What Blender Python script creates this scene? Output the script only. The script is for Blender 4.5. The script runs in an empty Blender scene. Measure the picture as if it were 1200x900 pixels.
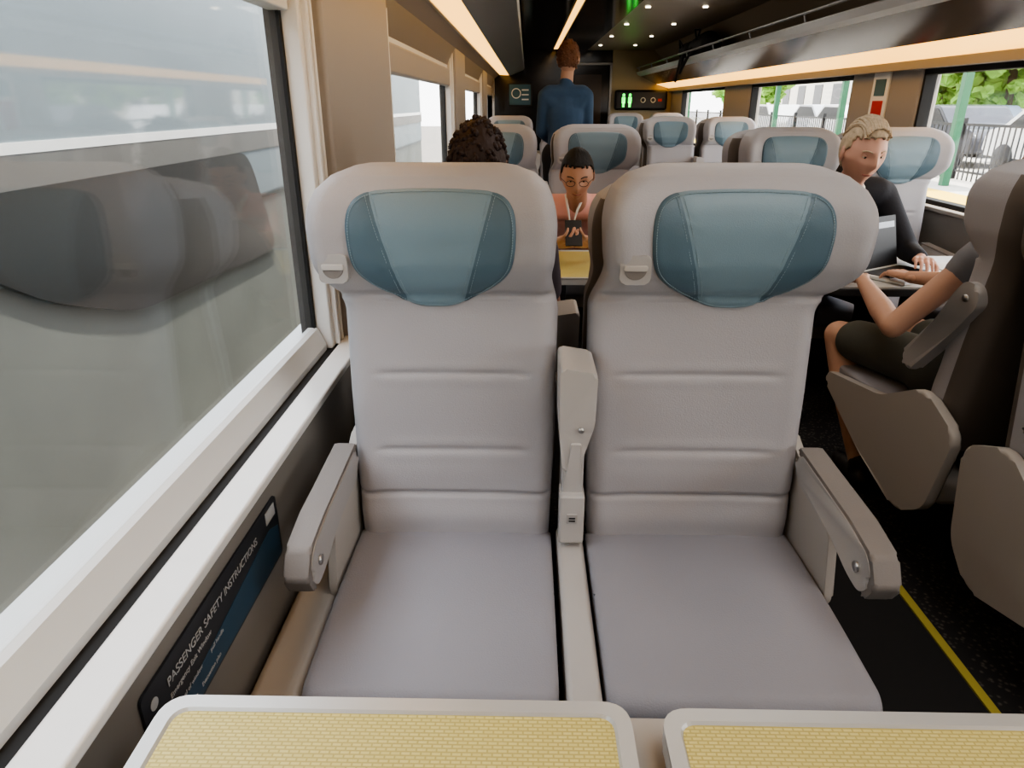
import bpy, bmesh, math, random
import numpy as np
from mathutils import Vector, Matrix
random.seed(7)
C = bpy.context.scene.collection

def lin(c):
    out=[]
    for v in c:
        v=v/255.0
        out.append(v/12.92 if v<=0.04045 else ((v+0.055)/1.055)**2.4)
    return (out[0],out[1],out[2],1.0)

def mat(name,col,rough=0.5,metal=0.0,bump=0.0,bscale=200.0,var=0.0,vscale=8.0,emit=0.0,spec=None,ecol=None):
    m=bpy.data.materials.new(name); m.use_nodes=True
    nt=m.node_tree; b=nt.nodes['Principled BSDF']
    c=lin(col)
    b.inputs['Base Color'].default_value=c
    b.inputs['Roughness'].default_value=rough
    b.inputs['Metallic'].default_value=metal
    if spec is not None: b.inputs['Specular IOR Level'].default_value=spec
    tc=nt.nodes.new('ShaderNodeTexCoord')
    if var>0:
        n=nt.nodes.new('ShaderNodeTexNoise'); n.inputs['Scale'].default_value=vscale; n.inputs['Detail'].default_value=5
        nt.links.new(tc.outputs['Object'],n.inputs['Vector'])
        mx=nt.nodes.new('ShaderNodeMix'); mx.data_type='RGBA'
        mx.inputs[6].default_value=tuple(min(1,x*(1-var)) for x in c[:3])+(1,)
        mx.inputs[7].default_value=tuple(min(1,x*(1+var)) for x in c[:3])+(1,)
        nt.links.new(n.outputs['Fac'],mx.inputs[0]); nt.links.new(mx.outputs[2],b.inputs['Base Color'])
    if bump>0:
        n=nt.nodes.new('ShaderNodeTexNoise'); n.inputs['Scale'].default_value=bscale; n.inputs['Detail'].default_value=3
        nt.links.new(tc.outputs['Object'],n.inputs['Vector'])
        bp=nt.nodes.new('ShaderNodeBump'); bp.inputs['Strength'].default_value=bump; bp.inputs['Distance'].default_value=0.002
        nt.links.new(n.outputs['Fac'],bp.inputs['Height']); nt.links.new(bp.outputs['Normal'],b.inputs['Normal'])
    if emit>0:
        b.inputs['Emission Color'].default_value=lin(ecol) if ecol else c; b.inputs['Emission Strength'].default_value=emit
    return m

M={}
M['fabric']=mat('seat_leather_grey',(168,167,171),0.55,bump=0.3,bscale=320,var=0.04,vscale=4)
M['cushion']=mat('seat_cushion_shaded',(146,146,153),0.64,bump=0.35,bscale=320,var=0.04,vscale=4)  # same seat leather toned darker, shade on the pan put into the colour
M['shell']=mat('seat_shell_beige',(172,167,161),0.5,bump=0.1,bscale=300)
M['shellback']=mat('seat_back_shaded',(100,92,85),0.5,bump=0.1,bscale=300)  # shell plastic darkened, backlit shade carried in the base colour
M['arm']=mat('armrest_grey',(166,164,163),0.5,bump=0.1,bscale=300)
M['armtop']=mat('armrest_pad_taupe',(124,119,116),0.55,bump=0.2,bscale=300)
M['plastic']=mat('console_offwhite',(182,179,176),0.4)
M['seam']=mat('thread',(135,155,164),0.8)
M['steel']=mat('brushed_steel',(190,190,190),0.28,metal=1.0)
M['black']=mat('black_plastic',(18,18,20),0.45)
M['dark']=mat('dark_pedestal',(38,37,38),0.6)
M['wall']=mat('wall_panel_warm_grey',(152,146,139),0.55,bump=0.05,bscale=60)
M['walllow']=mat('wall_lower_taupe',(130,125,119),0.5,var=0.03,vscale=3)
M['white']=mat('trim_white',(218,217,213),0.35)
M['ledge']=mat('ledge_white',(222,222,220),0.3,var=0.05,vscale=12)
M['metal']=mat('window_frame_metal',(210,212,211),0.38,metal=0.0)
M['lip']=mat('rack_lip_metal',(150,148,144),0.3,metal=0.6)
M['rubber']=mat('rubber_black',(10,10,11),0.7)
M['gloss']=mat('ceiling_black_gloss',(22,20,20),0.12)
M['rackunder']=mat('rack_underside_bronze',(58,46,36),0.16)
M['ceil']=mat('ceiling_beige',(172,158,138),0.35)
M['cove']=mat('cove_taupe',(132,122,110),0.4)
M['carpet_blk']=mat('floor_black',(16,15,16),0.8,bump=0.3,bscale=300)
M['yellow']=mat('floor_strip_yellow',(172,160,72),0.5)
M['warm']=mat('warm_light',(255,214,150),0.5,emit=2.8,ecol=(255,190,92))
M['spot']=mat('spot_light',(255,240,210),0.5,emit=10)
M['screen']=mat('laptop_screen',(170,178,188),0.3,emit=0.6)
M['green']=mat('sign_green',(60,255,90),0.5,emit=3)
M['red']=mat('sign_red',(190,40,35),0.5)
M['paper']=mat('paper_white',(232,232,228),0.6)
M['cyan']=mat('sign_cyan',(60,96,108),0.5)
M['ltable']=mat('table_light_grey',(206,208,204),0.35)
M['rim']=mat('table_rim_silver',(188,189,188),0.35,metal=0.3)

def carpet():
    m=bpy.data.materials.new('carpet_pattern'); m.use_nodes=True; nt=m.node_tree; b=nt.nodes['Principled BSDF']
    tc=nt.nodes.new('ShaderNodeTexCoord'); v=nt.nodes.new('ShaderNodeTexVoronoi'); v.inputs['Scale'].default_value=60
    r=nt.nodes.new('ShaderNodeValToRGB'); r.color_ramp.elements[0].color=lin((92,86,80)); r.color_ramp.elements[1].color=lin((26,25,26)); r.color_ramp.elements[1].position=0.4
    nt.links.new(tc.outputs['Object'],v.inputs['Vector']); nt.links.new(v.outputs['Distance'],r.inputs[0]); nt.links.new(r.outputs[0],b.inputs['Base Color']); b.inputs['Roughness'].default_value=0.95
    return m
M['carpet']=carpet()

def tabletop():
    m=bpy.data.materials.new('table_yellow_weave'); m.use_nodes=True; nt=m.node_tree; b=nt.nodes['Principled BSDF']
    tc=nt.nodes.new('ShaderNodeTexCoord'); br=nt.nodes.new('ShaderNodeTexBrick')
    br.inputs['Scale'].default_value=28; br.inputs['Color1'].default_value=lin((212,201,132)); br.inputs['Color2'].default_value=lin((204,192,122)); br.inputs['Mortar'].default_value=lin((182,168,98))
    br.inputs['Mortar Size'].default_value=0.04; br.inputs['Mortar Smooth'].default_value=0.6; br.inputs['Brick Width'].default_value=0.32; br.inputs['Row Height'].default_value=0.14
    nt.links.new(tc.outputs['Object'],br.inputs['Vector']); nt.links.new(br.outputs['Color'],b.inputs['Base Color'])
    bp=nt.nodes.new('ShaderNodeBump'); bp.inputs['Strength'].default_value=0.35; bp.inputs['Distance'].default_value=0.001; bp.invert=True
    nt.links.new(br.outputs['Fac'],bp.inputs['Height']); nt.links.new(bp.outputs['Normal'],b.inputs['Normal']); b.inputs['Roughness'].default_value=0.55
    return m
M['table']=tabletop()
SA,SB=.126,.28
def padmat():
    m=bpy.data.materials.new('headrest_blue_leather'); m.use_nodes=True; nt=m.node_tree; b=nt.nodes['Principled BSDF']
    tc=nt.nodes.new('ShaderNodeTexCoord'); sp=nt.nodes.new('ShaderNodeSeparateXYZ'); nt.links.new(tc.outputs['Object'],sp.inputs[0])
    ab=nt.nodes.new('ShaderNodeMath'); ab.operation='ABSOLUTE'; nt.links.new(sp.outputs['X'],ab.inputs[0])
    s=nt.nodes.new('ShaderNodeMath'); s.operation='MULTIPLY_ADD'; nt.links.new(sp.outputs['Z'],s.inputs[0]); s.inputs[1].default_value=SB; s.inputs[2].default_value=SA-1.25*SB
    g=nt.nodes.new('ShaderNodeMath'); g.operation='GREATER_THAN'; nt.links.new(ab.outputs[0],g.inputs[0]); nt.links.new(s.outputs[0],g.inputs[1])
    mx=nt.nodes.new('ShaderNodeMix'); mx.data_type='RGBA'; mx.inputs[6].default_value=lin((119,143,156)); mx.inputs[7].default_value=lin((84,108,122))
    nt.links.new(g.outputs[0],mx.inputs[0]); nt.links.new(mx.outputs[2],b.inputs['Base Color'])
    n=nt.nodes.new('ShaderNodeTexVoronoi'); n.inputs['Scale'].default_value=420; nt.links.new(tc.outputs['Object'],n.inputs['Vector'])
    bp=nt.nodes.new('ShaderNodeBump'); bp.inputs['Strength'].default_value=0.2; bp.inputs['Distance'].default_value=0.001
    nt.links.new(n.outputs['Distance'],bp.inputs['Height']); nt.links.new(bp.outputs['Normal'],b.inputs['Normal']); b.inputs['Roughness'].default_value=0.42
    return m
M['pad']=padmat()

def glass(name,tint,refl):
    m=bpy.data.materials.new(name); m.use_nodes=True; nt=m.node_tree
    for n in list(nt.nodes):
        if n.type!='OUTPUT_MATERIAL': nt.nodes.remove(n)
    o=nt.nodes['Material Output']; t=nt.nodes.new('ShaderNodeBsdfTransparent'); t.inputs[0].default_value=tint
    g=nt.nodes.new('ShaderNodeBsdfGlossy'); g.inputs['Roughness'].default_value=0.04
    mx=nt.nodes.new('ShaderNodeMixShader'); mx.inputs[0].default_value=refl
    nt.links.new(t.outputs[0],mx.inputs[1]); nt.links.new(g.outputs[0],mx.inputs[2]); nt.links.new(mx.outputs[0],o.inputs[0])
    return m
M['glass']=glass('window_glass',(0.95,0.95,0.94,1),0.09)

# ---------- helpers ----------
def empty(name,loc=(0,0,0),rot=(0,0,0),parent=None):
    e=bpy.data.objects.new(name,None); e.empty_display_size=0.1; C.objects.link(e)
    e.location=loc; e.rotation_euler=rot
    if parent: e.parent=parent
    return e
def wn(o):
    m=o.modifiers.new('wn','WEIGHTED_NORMAL'); m.weight=100; m.keep_sharp=False
def obj(name,me,m=None,parent=None,smooth=True):
    o=bpy.data.objects.new(name,me); C.objects.link(o)
    if m is not None:
        for mm in (m if isinstance(m,list) else [m]): me.materials.append(mm)
    if parent: o.parent=parent
    if smooth:
        for p in me.polygons: p.use_smooth=True
    return o
def inst(name,me,parent,loc=None):
    o=bpy.data.objects.new(name,me); C.objects.link(o); o.parent=parent
    if loc: o.location=loc
    if me.get('wn'): wn(o)
    return o
def meshpy(name,verts,faces):
    me=bpy.data.meshes.new(name); me.from_pydata([tuple(v) for v in verts],[],faces); me.update(); return me
def bm2me(name,bm):
    bmesh.ops.recalc_face_normals(bm,faces=bm.faces)
    me=bpy.data.meshes.new(name); bm.to_mesh(me); bm.free(); return me
def box_me(name,lo,hi,bev=0.0,seg=3):
    bm=bmesh.new(); bmesh.ops.create_cube(bm,size=1)
    for v in bm.verts:
        v.co=Vector([lo[i]+(hi[i]-lo[i])*(v.co[i]+0.5) for i in range(3)])
    if bev>0: bmesh.ops.bevel(bm,geom=list(bm.edges),offset=bev,segments=seg,profile=0.5,affect='EDGES')
    me=bm2me(name,bm); me['wn']=1 if bev>0 else 0; return me
def box(name,lo,hi,m,parent=None,bev=0.0,seg=3):
    o=obj(name,box_me(name,lo,hi,bev,seg),m,parent,smooth=(bev>0))
    if bev>0: wn(o)
    return o
def prism_me(name,pts,axis,a,b,bev=0.0,seg=3):
    bm=bmesh.new()
    def P(p,t):
        if axis=='x': return (t,p[0],p[1])
        if axis=='y': return (p[0],t,p[1])
        return (p[0],p[1],t)
    v0=[bm.verts.new(P(p,a)) for p in pts]; v1=[bm.verts.new(P(p,b)) for p in pts]
    bm.faces.new(v0); bm.faces.new(v1[::-1])
    n=len(pts)
    for i in range(n): bm.faces.new([v0[i],v0[(i+1)%n],v1[(i+1)%n],v1[i]])
    if bev>0:
        cap=[e for e in bm.edges if (e.verts[0] in v0 and e.verts[1] in v0) or (e.verts[0] in v1 and e.verts[1] in v1)]
        bmesh.ops.bevel(bm,geom=cap,offset=bev,segments=seg,profile=0.5,affect='EDGES')
    me=bm2me(name,bm); me['wn']=1 if bev>0 else 0; return me
def prism(name,pts,axis,a,b,m,parent=None,bev=0.0,seg=3,smooth=False):
    o=obj(name,prism_me(name,pts,axis,a,b,bev,seg),m,parent,smooth or bev>0)
    if bev>0: wn(o)
    return o
def cr(pts,n=8,closed=True):
    out=[];N=len(pts)
    rng=range(N) if closed else range(N-1)
    for i in rng:
        if closed: p=[np.array(pts[(i+k-1)%N],float) for k in range(4)]
        else: p=[np.array(pts[min(max(i+k-1,0),N-1)],float) for k in range(4)]
        for j in range(n):
            t=j/n
            out.append(tuple(0.5*((2*p[1])+(-p[0]+p[2])*t+(2*p[0]-5*p[1]+4*p[2]-p[3])*t*t+(-p[0]+3*p[1]-3*p[2]+p[3])*t**3)))
    if not closed: out.append(tuple(pts[-1]))
    return out
def roundpoly(pts,r,n=5):
    out=[];N=len(pts)
    for i in range(N):
        p=Vector(pts[i]); a=Vector(pts[i-1]); b=Vector(pts[(i+1)%N])
        da=(a-p); db=(b-p); rr=min(r,da.length*0.45,db.length*0.45)
        s=p+da.normalized()*rr; e=p+db.normalized()*rr
        for j in range(n+1):
            t=j/n; out.append(tuple((1-t)**2*s+2*t*(1-t)*p+t*t*e))
    return out
def tube(name,pts,r,m,parent=None,cyc=False):
    cu=bpy.data.curves.new(name,'CURVE'); cu.dimensions='3D'; cu.bevel_depth=r; cu.bevel_resolution=3; cu.use_fill_caps=True
    s=cu.splines.new('POLY'); s.points.add(len(pts)-1)
    for i,p in enumerate(pts): s.points[i].co=(p[0],p[1],p[2],1)
    s.use_cyclic_u=cyc
    cu.materials.append(m)
    o=bpy.data.objects.new(name,cu); C.objects.link(o)
    if parent: o.parent=parent
    return o
def cyl_me(name,r,h,axis='z',loc=(0,0,0),n=24):
    bm=bmesh.new(); bmesh.ops.create_cone(bm,cap_ends=True,segments=n,radius1=r,radius2=r,depth=h)
    if axis=='x': bmesh.ops.rotate(bm,verts=bm.verts,matrix=Matrix.Rotation(math.pi/2,3,'Y'))
    if axis=='y': bmesh.ops.rotate(bm,verts=bm.verts,matrix=Matrix.Rotation(math.pi/2,3,'X'))
    bmesh.ops.translate(bm,verts=bm.verts,vec=loc)
    return bm2me(name,bm)

# ---------- seat meshes ----------
zk=[.45,.60,.80,1.00,1.03,1.06,1.10,1.18,1.22,1.25,1.275,1.29,1.297]
Wk=[.222,.228,.232,.234,.236,.243,.252,.257,.252,.239,.212,.172,.130]
Fk=[0,.02,.04,.065,.066,.050,.036,.034,.044,.058,.078,.105,.13]
Bk=[.12,.14,.165,.195,.20,.205,.21,.215,.217,.216,.21,.195,.175]
wz=[.45,1.02,1.07,1.12,1.22,1.27,1.297]; wk=[0,0,.024,.042,.042,.018,0]
zz=np.arange(.45,1.2975,.004)
def sm(a,k=5):
    p=np.pad(a,k,mode='edge'); return np.convolve(p,np.ones(2*k+1)/(2*k+1),mode='valid')
Wz=np.interp(zz,zk,Wk); Wz[:-14]=sm(Wz,3)[:-14]
Fz=sm(np.interp(zz,zk,Fk),3); Fz[-6:]=np.interp(zz,zk,Fk)[-6:]
Bz=sm(np.interp(zz,zk,Bk),4); Bz[-6:]=np.interp(zz,zk,Bk)[-6:]
Gz=sm(np.interp(zz,wz,wk),4)
def gs(z,c,s): return math.exp(-((z-c)/s)**2)
def front_extra(x,z,W):
    g=np.interp(z,zz,Gz); q=min(1,abs(x)/W)
    y=-g*q**3
    if z<1.02: y+=-0.014*q**4+0.005
    m=max(0,min(1,(.178-abs(x))/.03))
    y+=0.0040*(gs(z,.855,.006)+gs(z,.676,.006))*m - .0014*(gs(z,.872,.012)+gs(z,.693,.012)+gs(z,.838,.012)+gs(z,.659,.012))*m
    y+=0.010*(gs(z,.567,.006)+gs(z,1.030,.008))
    y+=-0.006*gs(z,.62,.05)-.008*gs(z,.51,.035)
    return y
def fy(x,z):
    W=np.interp(z,zz,Wz); F=np.interp(z,zz,Fz)
    return F+front_extra(x,z,W)
def make_back(off):
    V=[];Fc=[];mi=[]
    nf,nc,nb=34,7,10
    npts=None
    for k,z in enumerate(zz):
        W,F,B=Wz[k],Fz[k],Bz[k]; T=B-F
        rf=min(.042,T*.45); rb=min(.05,T*.45)
        t=max(0,min(1,(z-.99)/.10)); dx=off*t*t*(3-2*t)
        ring=[]
        for i in range(nf+1): ring.append((-(W-rf)+2*(W-rf)*i/nf,F,0))
        for i in range(1,nc+1):
            a=math.pi/2*i/nc; ring.append((W-rf+rf*math.sin(a),F+rf-rf*math.cos(a),0))
        for i in range(nc+1):
            a=math.pi/2*i/nc; ring.append((W-rb+rb*math.cos(a),B-rb+rb*math.sin(a),1))
        for i in range(1,nb): ring.append((W-rb-2*(W-rb)*i/nb,B,1))
        for i in range(nc+1):
            a=math.pi/2*i/nc; ring.append((-(W-rb)-rb*math.sin(a),B-rb+rb*math.cos(a),1))
        for i in range(nc):
            a=math.pi/2*i/nc; ring.append((-W+rf-rf*math.cos(a),F+rf-rf*math.sin(a),0))
        if npts is None: npts=len(ring); flags=[r[2] for r in ring]
        for (x,y,f) in ring:
            wgt=max(0,min(1,(B-y)/max(T,1e-4)))
            if not f: y=y+front_extra(x,z,W)*wgt
            V.append((x+dx,y,z))
    n=npts
    for k in range(len(zz)-1):
        for i in range(n):
            j=(i+1)%n
            Fc.append((k*n+i,k*n+j,(k+1)*n+j,(k+1)*n+i)); mi.append(1 if (flags[i] and flags[j] and zz[k]<1.25) else 0)
    Fc.append(tuple(range(n))[::-1]); mi.append(1)
    Fc.append(tuple((len(zz)-1)*n+i for i in range(n))); mi.append(0)
    me=meshpy('backrest',V,Fc)
    me.materials.append(M['fabric']); me.materials.append(M['shellback'])
    for p,m in zip(me.polygons,mi): p.material_index=m; p.use_smooth=True
    return me
def make_pad():
    o=[(0,1.004),(.05,1.010),(.115,1.044),(.160,1.088),(.173,1.15),(.168,1.215),(.135,1.246),(.06,1.253),(0,1.254),(-.06,1.253),(-.135,1.246),(-.168,1.215),(-.173,1.15),(-.160,1.088),(-.115,1.044),(-.05,1.010)]
    o=cr(o,6); cx,cz=0,1.135
    R=[1.0,.985,.96,.92,.87,.8,.72,.62,.52,.42,.3,.15]
    puff=[0.004,-.004,-.007,-.009,-.010,-.011,-.012,-.012,-.012,-.012,-.012,-.012]
    V=[];F=[];n=len(o)
    for r,p in zip(R,puff):
        for (x,z) in o:
            X=cx+(x-cx)*r; Z=cz+(z-cz)*r
            lim=SA-(1.25-Z)*SB; d=abs(abs(X)-lim)
            V.append((X,fy(X,Z)+p+.004*math.exp(-(d/.006)**2)*(r<.99),Z))
    V.append((cx,fy(cx,cz)-.012,cz))
    for k in range(len(R)-1):
        for i in range(n):
            j=(i+1)%n; F.append((k*n+i,k*n+j,(k+1)*n+j,(k+1)*n+i))
    k=len(R)-1
    for i in range(n): F.append((k*n+i,k*n+(i+1)%n,len(V)-1))
    me=meshpy('headrest_pad',V,F); me.materials.append(M['pad'])
    for p in me.polygons: p.use_smooth=True
    return me,o
def seam_me():
    o=padout
    bm=bmesh.new()
    def dash(a,b,r=.0009):
        a=Vector(a);b=Vector(b);d=b-a
        if d.length<1e-5: return
        q=d.to_track_quat('Z','Y').to_matrix().to_4x4(); q.translation=(a+b)/2
        bmesh.ops.create_cone(bm,cap_ends=True,segments=5,radius1=r,radius2=r,depth=d.length*.7,matrix=q)
    pts=[(x*.955,1.135+(z-1.135)*.955) for x,z in o]
    P=[]
    for i in range(len(pts)):
        a=pts[i];b=pts[(i+1)%len(pts)]
        for t in (0,.5): P.append((a[0]+(b[0]-a[0])*t,a[1]+(b[1]-a[1])*t))
    for i in range(len(P)):
        a=P[i];b=P[(i+1)%len(P)]
        dash((a[0],fy(*a)-.0092,a[1]),(b[0],fy(*b)-.0092,b[1]))
    for s in (-1,1):
        for off in (-.007,.007):
            zs=np.linspace(1.03 if off<0 else 1.038,1.24,36)
            for z0,z1 in zip(zs[:-1],zs[1:]):
                x0=s*(SA-(1.25-z0)*SB+off);x1=s*(SA-(1.25-z1)*SB+off)
                dash((x0,fy(x0,z0)-.0108,z0),(x1,fy(x1,z1)-.0108,z1),.0007)
    me=bm2me('stitching',bm); me.materials.append(M['seam']); return me
ME={}
HOFF={'L':-.030,'R':.047,'C':0}
for k in 'LRC': ME['back'+k]=make_back(HOFF[k])
ME['pad'],padout=make_pad()
ME['stitch']=seam_me()
def cushion_me():
    V=[];F=[];ny=30
    prof=[]
    hw=.227
    ys=np.linspace(0.02,-.455,ny)
    for y in ys: prof.append((y,.468+.008*math.sin((y+.455)/.475*math.pi)))
    for i in range(1,9):
        a=math.pi/2*i/8; prof.append((-.455-.035*math.sin(a),.468-.035+.035*math.cos(a)))
    prof.append((-.488,.38)); prof.append((-.47,.355)); prof.append((.02,.355))
    m=len(prof)
    cy=-.22;cz=.41
    cols=[(-hw,.80),(-hw+.002,.87),(-hw+.007,.93),(-hw+.016,.972),(-hw+.03,.992),(-hw+.05,1.0)]
    cols=cols+[(x,1.0) for x in np.linspace(-hw+.07,hw-.07,14)]+[(-c[0],c[1]) for c in cols[::-1]]
    for x,s in cols:
        for (y,z) in prof:
            yy=y if s==1 else y+ (1-s)*.12*(1 if y<cy else 0)
            V.append((x,yy,cz+(z-cz)*(s)))
    for c in range(len(cols)-1):
        for i in range(m):
            j=(i+1)%m; F.append((c*m+i,c*m+j,(c+1)*m+j,(c+1)*m+i))
    F.append(tuple(range(m))); F.append(tuple((len(cols)-1)*m+i for i in range(m))[::-1])
    me=meshpy('cushion',V,F); bm=bmesh.new(); bm.from_mesh(me); me=bm2me('cushion',bm)
    me.materials.append(M['cushion'])
    for p in me.polygons: p.use_smooth=len(p.vertices)<5
    return me
ME['cush']=cushion_me()
def addm(me,m,smooth=True):
    me.materials.append(m)
    for p in me.polygons: p.use_smooth=smooth
    return me
ME['base']=addm(box_me('seat_base',(-.2,-.40,.26),(.2,.13,.36),.03),M['shell'])
ME['ped']=addm(box_me('pedestal',(-.07,-.25,0),(.07,.05,.27),.01),M['dark'],False)
def armside(s):
    top=roundpoly([(.02,.690),(-.25,.676),(-.335,.660),(-.362,.618),(-.335,.580),(-.28,.584),(-.18,.612),(.02,.624)],.035,7)
    a=addm(prism_me('armrest',top,'x',s*.218,s*.256,.014,5),M['arm'],True)
    tp=roundpoly([(.02,.698),(-.25,.684),(-.342,.667),(-.373,.618),(-.347,.575),(-.330,.580),(-.356,.618),(-.331,.654),(-.25,.668),(.02,.682)],.010,4)
    t=addm(prism_me('armrest_pad',tp,'x',s*.221,s*.268,.008,4),M['armtop'],True)
    b1=addm(cyl_me('armrest_bolt',.010,.006,'x',(s*.217,-.310,.622)),M['steel'],True)
    b2=addm(cyl_me('armrest_bolt',.010,.006,'x',(s*.257,-.310,.622)),M['steel'],True)
    return [a,t,b1,b2]
def sidep(s):
    sd=roundpoly([(.04,.66),(-.08,.64),(-.16,.60),(-.20,.43),(-.05,.40),(.17,.44),(.20,.66),(.12,.70)],.03,5)
    d=addm(prism_me('side_panel',sd,'x',s*.231,s*.250,.008,3),M['shell'],True)
    lo=roundpoly([(-.42,.37),(-.30,.29),(.05,.20),(.15,.26),(.19,.47),(-.2,.44)],.04,5)
    e=addm(prism_me('lower_side_panel',lo,'x',s*.195,s*.222,.01,3),M['shell'],True)
    return [d,e]
def wideshell(s):
    lo=roundpoly([(-.485,.430),(-.47,.38),(-.20,.26),(.05,.19),(.16,.28),(.21,.55),(.05,.62),(-.14,.50)],.04,5)
    return [addm(prism_me('outer_side_shell',lo,'x',s*.229,s*.262,.012,3),M['shell'],True)]
for s,k in ((-1,'L'),(1,'R')): ME['arm'+k]=armside(s); ME['side'+k]=sidep(s); ME['wide'+k]=wideshell(s)
ME['wallshell']=addm(box_me('wall_side_shell',(-.325,-.475,.24),(-.229,.05,.445),.02),M['shell'])
def latch():
    x,z=-.202,1.098
    y=fy(x,z)+.004
    a=addm(prism_me('grab_handle_plate',roundpoly([(x-.03,z-.03),(x+.03,z-.03),(x+.03,z+.03),(x-.03,z+.03)],.012,4),'y',y-.012,y+.03,.003,2),M['arm'])
    h=[(x-.022,z+.002),(x+.022,z+.002)]+[(x+.022*math.cos(t),z+.002-.022*math.sin(t)) for t in np.linspace(.15,math.pi-.15,12)]
    b=addm(prism_me('grab_handle_recess',h,'y',y-.0135,y+.02,.0015,2),M['armtop'])
    c=addm(prism_me('grab_handle_lip',roundpoly([(x-.023,z-.002),(x+.023,z-.002),(x+.023,z+.010),(x-.023,z+.010)],.004,3),'y',y-.017,y+.02,.002,2),M['plastic'])
    return [a,b,c]
ME['latch']=latch()
def seat(loc,away=False,sides='L',sx=1.0,sz=1.0,wall=False,wide=False,raised=False,sy=1.0,hv=None):
    e=empty('passenger_seat',loc,(0,0,math.pi if away else 0)); e.scale=(sx,sy,sz)
    hv=hv or sides
    off=(HOFF[hv],0,0)
    inst('backrest',ME['back'+hv],e)
    for k,n in (('cush','seat_cushion'),('base','seat_base'),('ped','pedestal')): inst(n,ME[k],e)
    inst('headrest_pad',ME['pad'],e,off); inst('headrest_stitching',ME['stitch'],e,off)
    for m in ME['latch']: inst(m.name.split('.')[0],m,e,off)
    pe=e
    if raised:
        pe=empty('armrest_hinge',(0,-.06,.66),(math.radians(-131),0,0),e)
    for m in ME['arm'+sides]:
        if raised and m.name.startswith('armrest_pad'): continue
        inst(m.name.split('.')[0],m,pe,(0,-.0,-.66) if raised else None)
    for m in (ME['wide'+sides] if wide else ME['side'+sides]): inst(m.name.split('.')[0],m,e)
    if wall: inst('wall_side_shell',ME['wallshell'],e)
    return e
ca=roundpoly([(-.038,.925),(.038,.913),(.036,.80),(.020,.745),(.004,.690),(-.028,.690),(-.036,.78)],.012,4)
ME['c']=[addm(prism_me('armrest_raised',ca,'y',-.095,.05,.006,3),M['plastic']),
 addm(box_me('armrest_post',(-.024,-.025,.40),(.024,.09,.72),.006),M['plastic']),
 addm(prism_me('armrest_link',roundpoly([(-.012,.76),(.010,.76),(.010,.68),(-.004,.64),(-.02,.68)],.006,3),'y',-.10,-.02,.003,2),M['plastic']),
 addm(box_me('power_panel',(-.028,-.045,.475),(.028,.02,.60),.006),M['plastic']),
 addm(box_me('power_outlet',(-.012,-.048,.530),(.012,-.04,.555),.002),M['arm']),
 addm(box_me('outlet_slot',(-.007,-.0495,.544),(.007,-.047,.547),.0),M['black'],False),
 addm(box_me('outlet_slot',(-.007,-.0495,.537),(.007,-.047,.540),.0),M['black'],False),
 addm(box_me('console_strip',(-.031,-.49,.34),(.031,.05,.462),.012),M['plastic']),
 addm(cyl_me('armrest_bolt',.006,.006,'y',(.008,-.097,.79)),M['steel'])]
def centre(x,y,away=False,sz=1.0):
    e=empty('folding_armrest',(x,y,0),(0,0,math.pi if away else 0)); e.scale=(1,1,sz)
    for m in ME['c']: inst(m.name.split('.')[0],m,e)
def pairL(y,away=False,sz=1.0):
    if not away:
        seat((-.163,y,0),False,'L',1,sz,True); seat((.385,y,0),False,'R',1.05,sz)
    else:
        seat((-.160,y,0),True,'R',1,sz); seat((.383,y,0),True,'L',1.0,sz)
    centre(.108,y,away,sz)
def pairR(y,away=False,sz=1.0,**kw):
    a,b=1.46,1.985
    seat((a,y,0),away,'R' if away else 'L',1,sz,wide=True,**kw); seat((b,y,0),away,'L' if away else 'R',.96,sz)
    centre((a+b)/2,y,away,sz)
pairL(1.36); pairL(1.82,True,.965); pairL(4.42); pairL(4.90,True,.985); pairL(7.85); pairL(8.33,True,.985)
pairR(1.48); pairR(1.98,True,raised=True,sy=1.2,hv='C'); pairR(3.85); pairR(4.33,True,.985); pairR(7.25); pairR(7.73,True,.985); pairR(10.6)

# ---------- tables ----------
def fold_table(x0,x1,y0,y1,z):
    e=empty('tray_table',((x0+x1)/2,(y0+y1)/2,0)); w=(x1-x0)/2; d=(y1-y0)/2
    o=roundpoly([(-w,-d),(w,-d),(w,d),(-w,d)],.035,6)
    prism('table_body',o,'z',z-.03,z-.004,M['rim'],e,.004,2,True)
    i_=roundpoly([(-w+.018,-d+.018),(w-.018,-d+.018),(w-.018,d-.018),(-w+.018,d-.018)],.022,6)
    i2=roundpoly([(-w+.021,-d+.021),(w-.021,-d+.021),(w-.021,d-.021),(-w+.021,d-.021)],.02,6)
    n=len(o); V=[];F=[]
    for ring,zv in ((o,z-.006),(o,z),(i_,z),(i2,z-.004)):
        for p in ring: V.append((p[0],p[1],zv))
    for k in range(3):
        for i in range(n): F.append((k*n+i,k*n+(i+1)%n,(k+1)*n+(i+1)%n,(k+1)*n+i))
    obj('table_rim',meshpy('table_rim',V,F),M['rim'],e,False)
    prism('table_surface',i2,'z',z-.008,z-.0035,M['table'],e)
    box('support_arm',(-.04,-d*.6,z-.09),(.04,d*.6,z-.03),M['shell'],e,.01)
    box('table_leg',(-.035,-.04,0),(.035,.04,z-.08),M['dark'],e,.008)
    return e
fold_table(-.435,.128,-.05,.622,.74)
fold_table(.164,.74,-.05,.614,.74)
e=empty('table_spine',(.146,.28,0)); box('spine_cover',(-.05,-.33,.655),(.05,.36,.70),M['shell'],e,.01); box('spine_foot',(-.03,-.15,0),(.03,.15,.66),M['shell'],e,.01)
fold_table(-.43,.60,2.80,3.40,.74)
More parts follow.
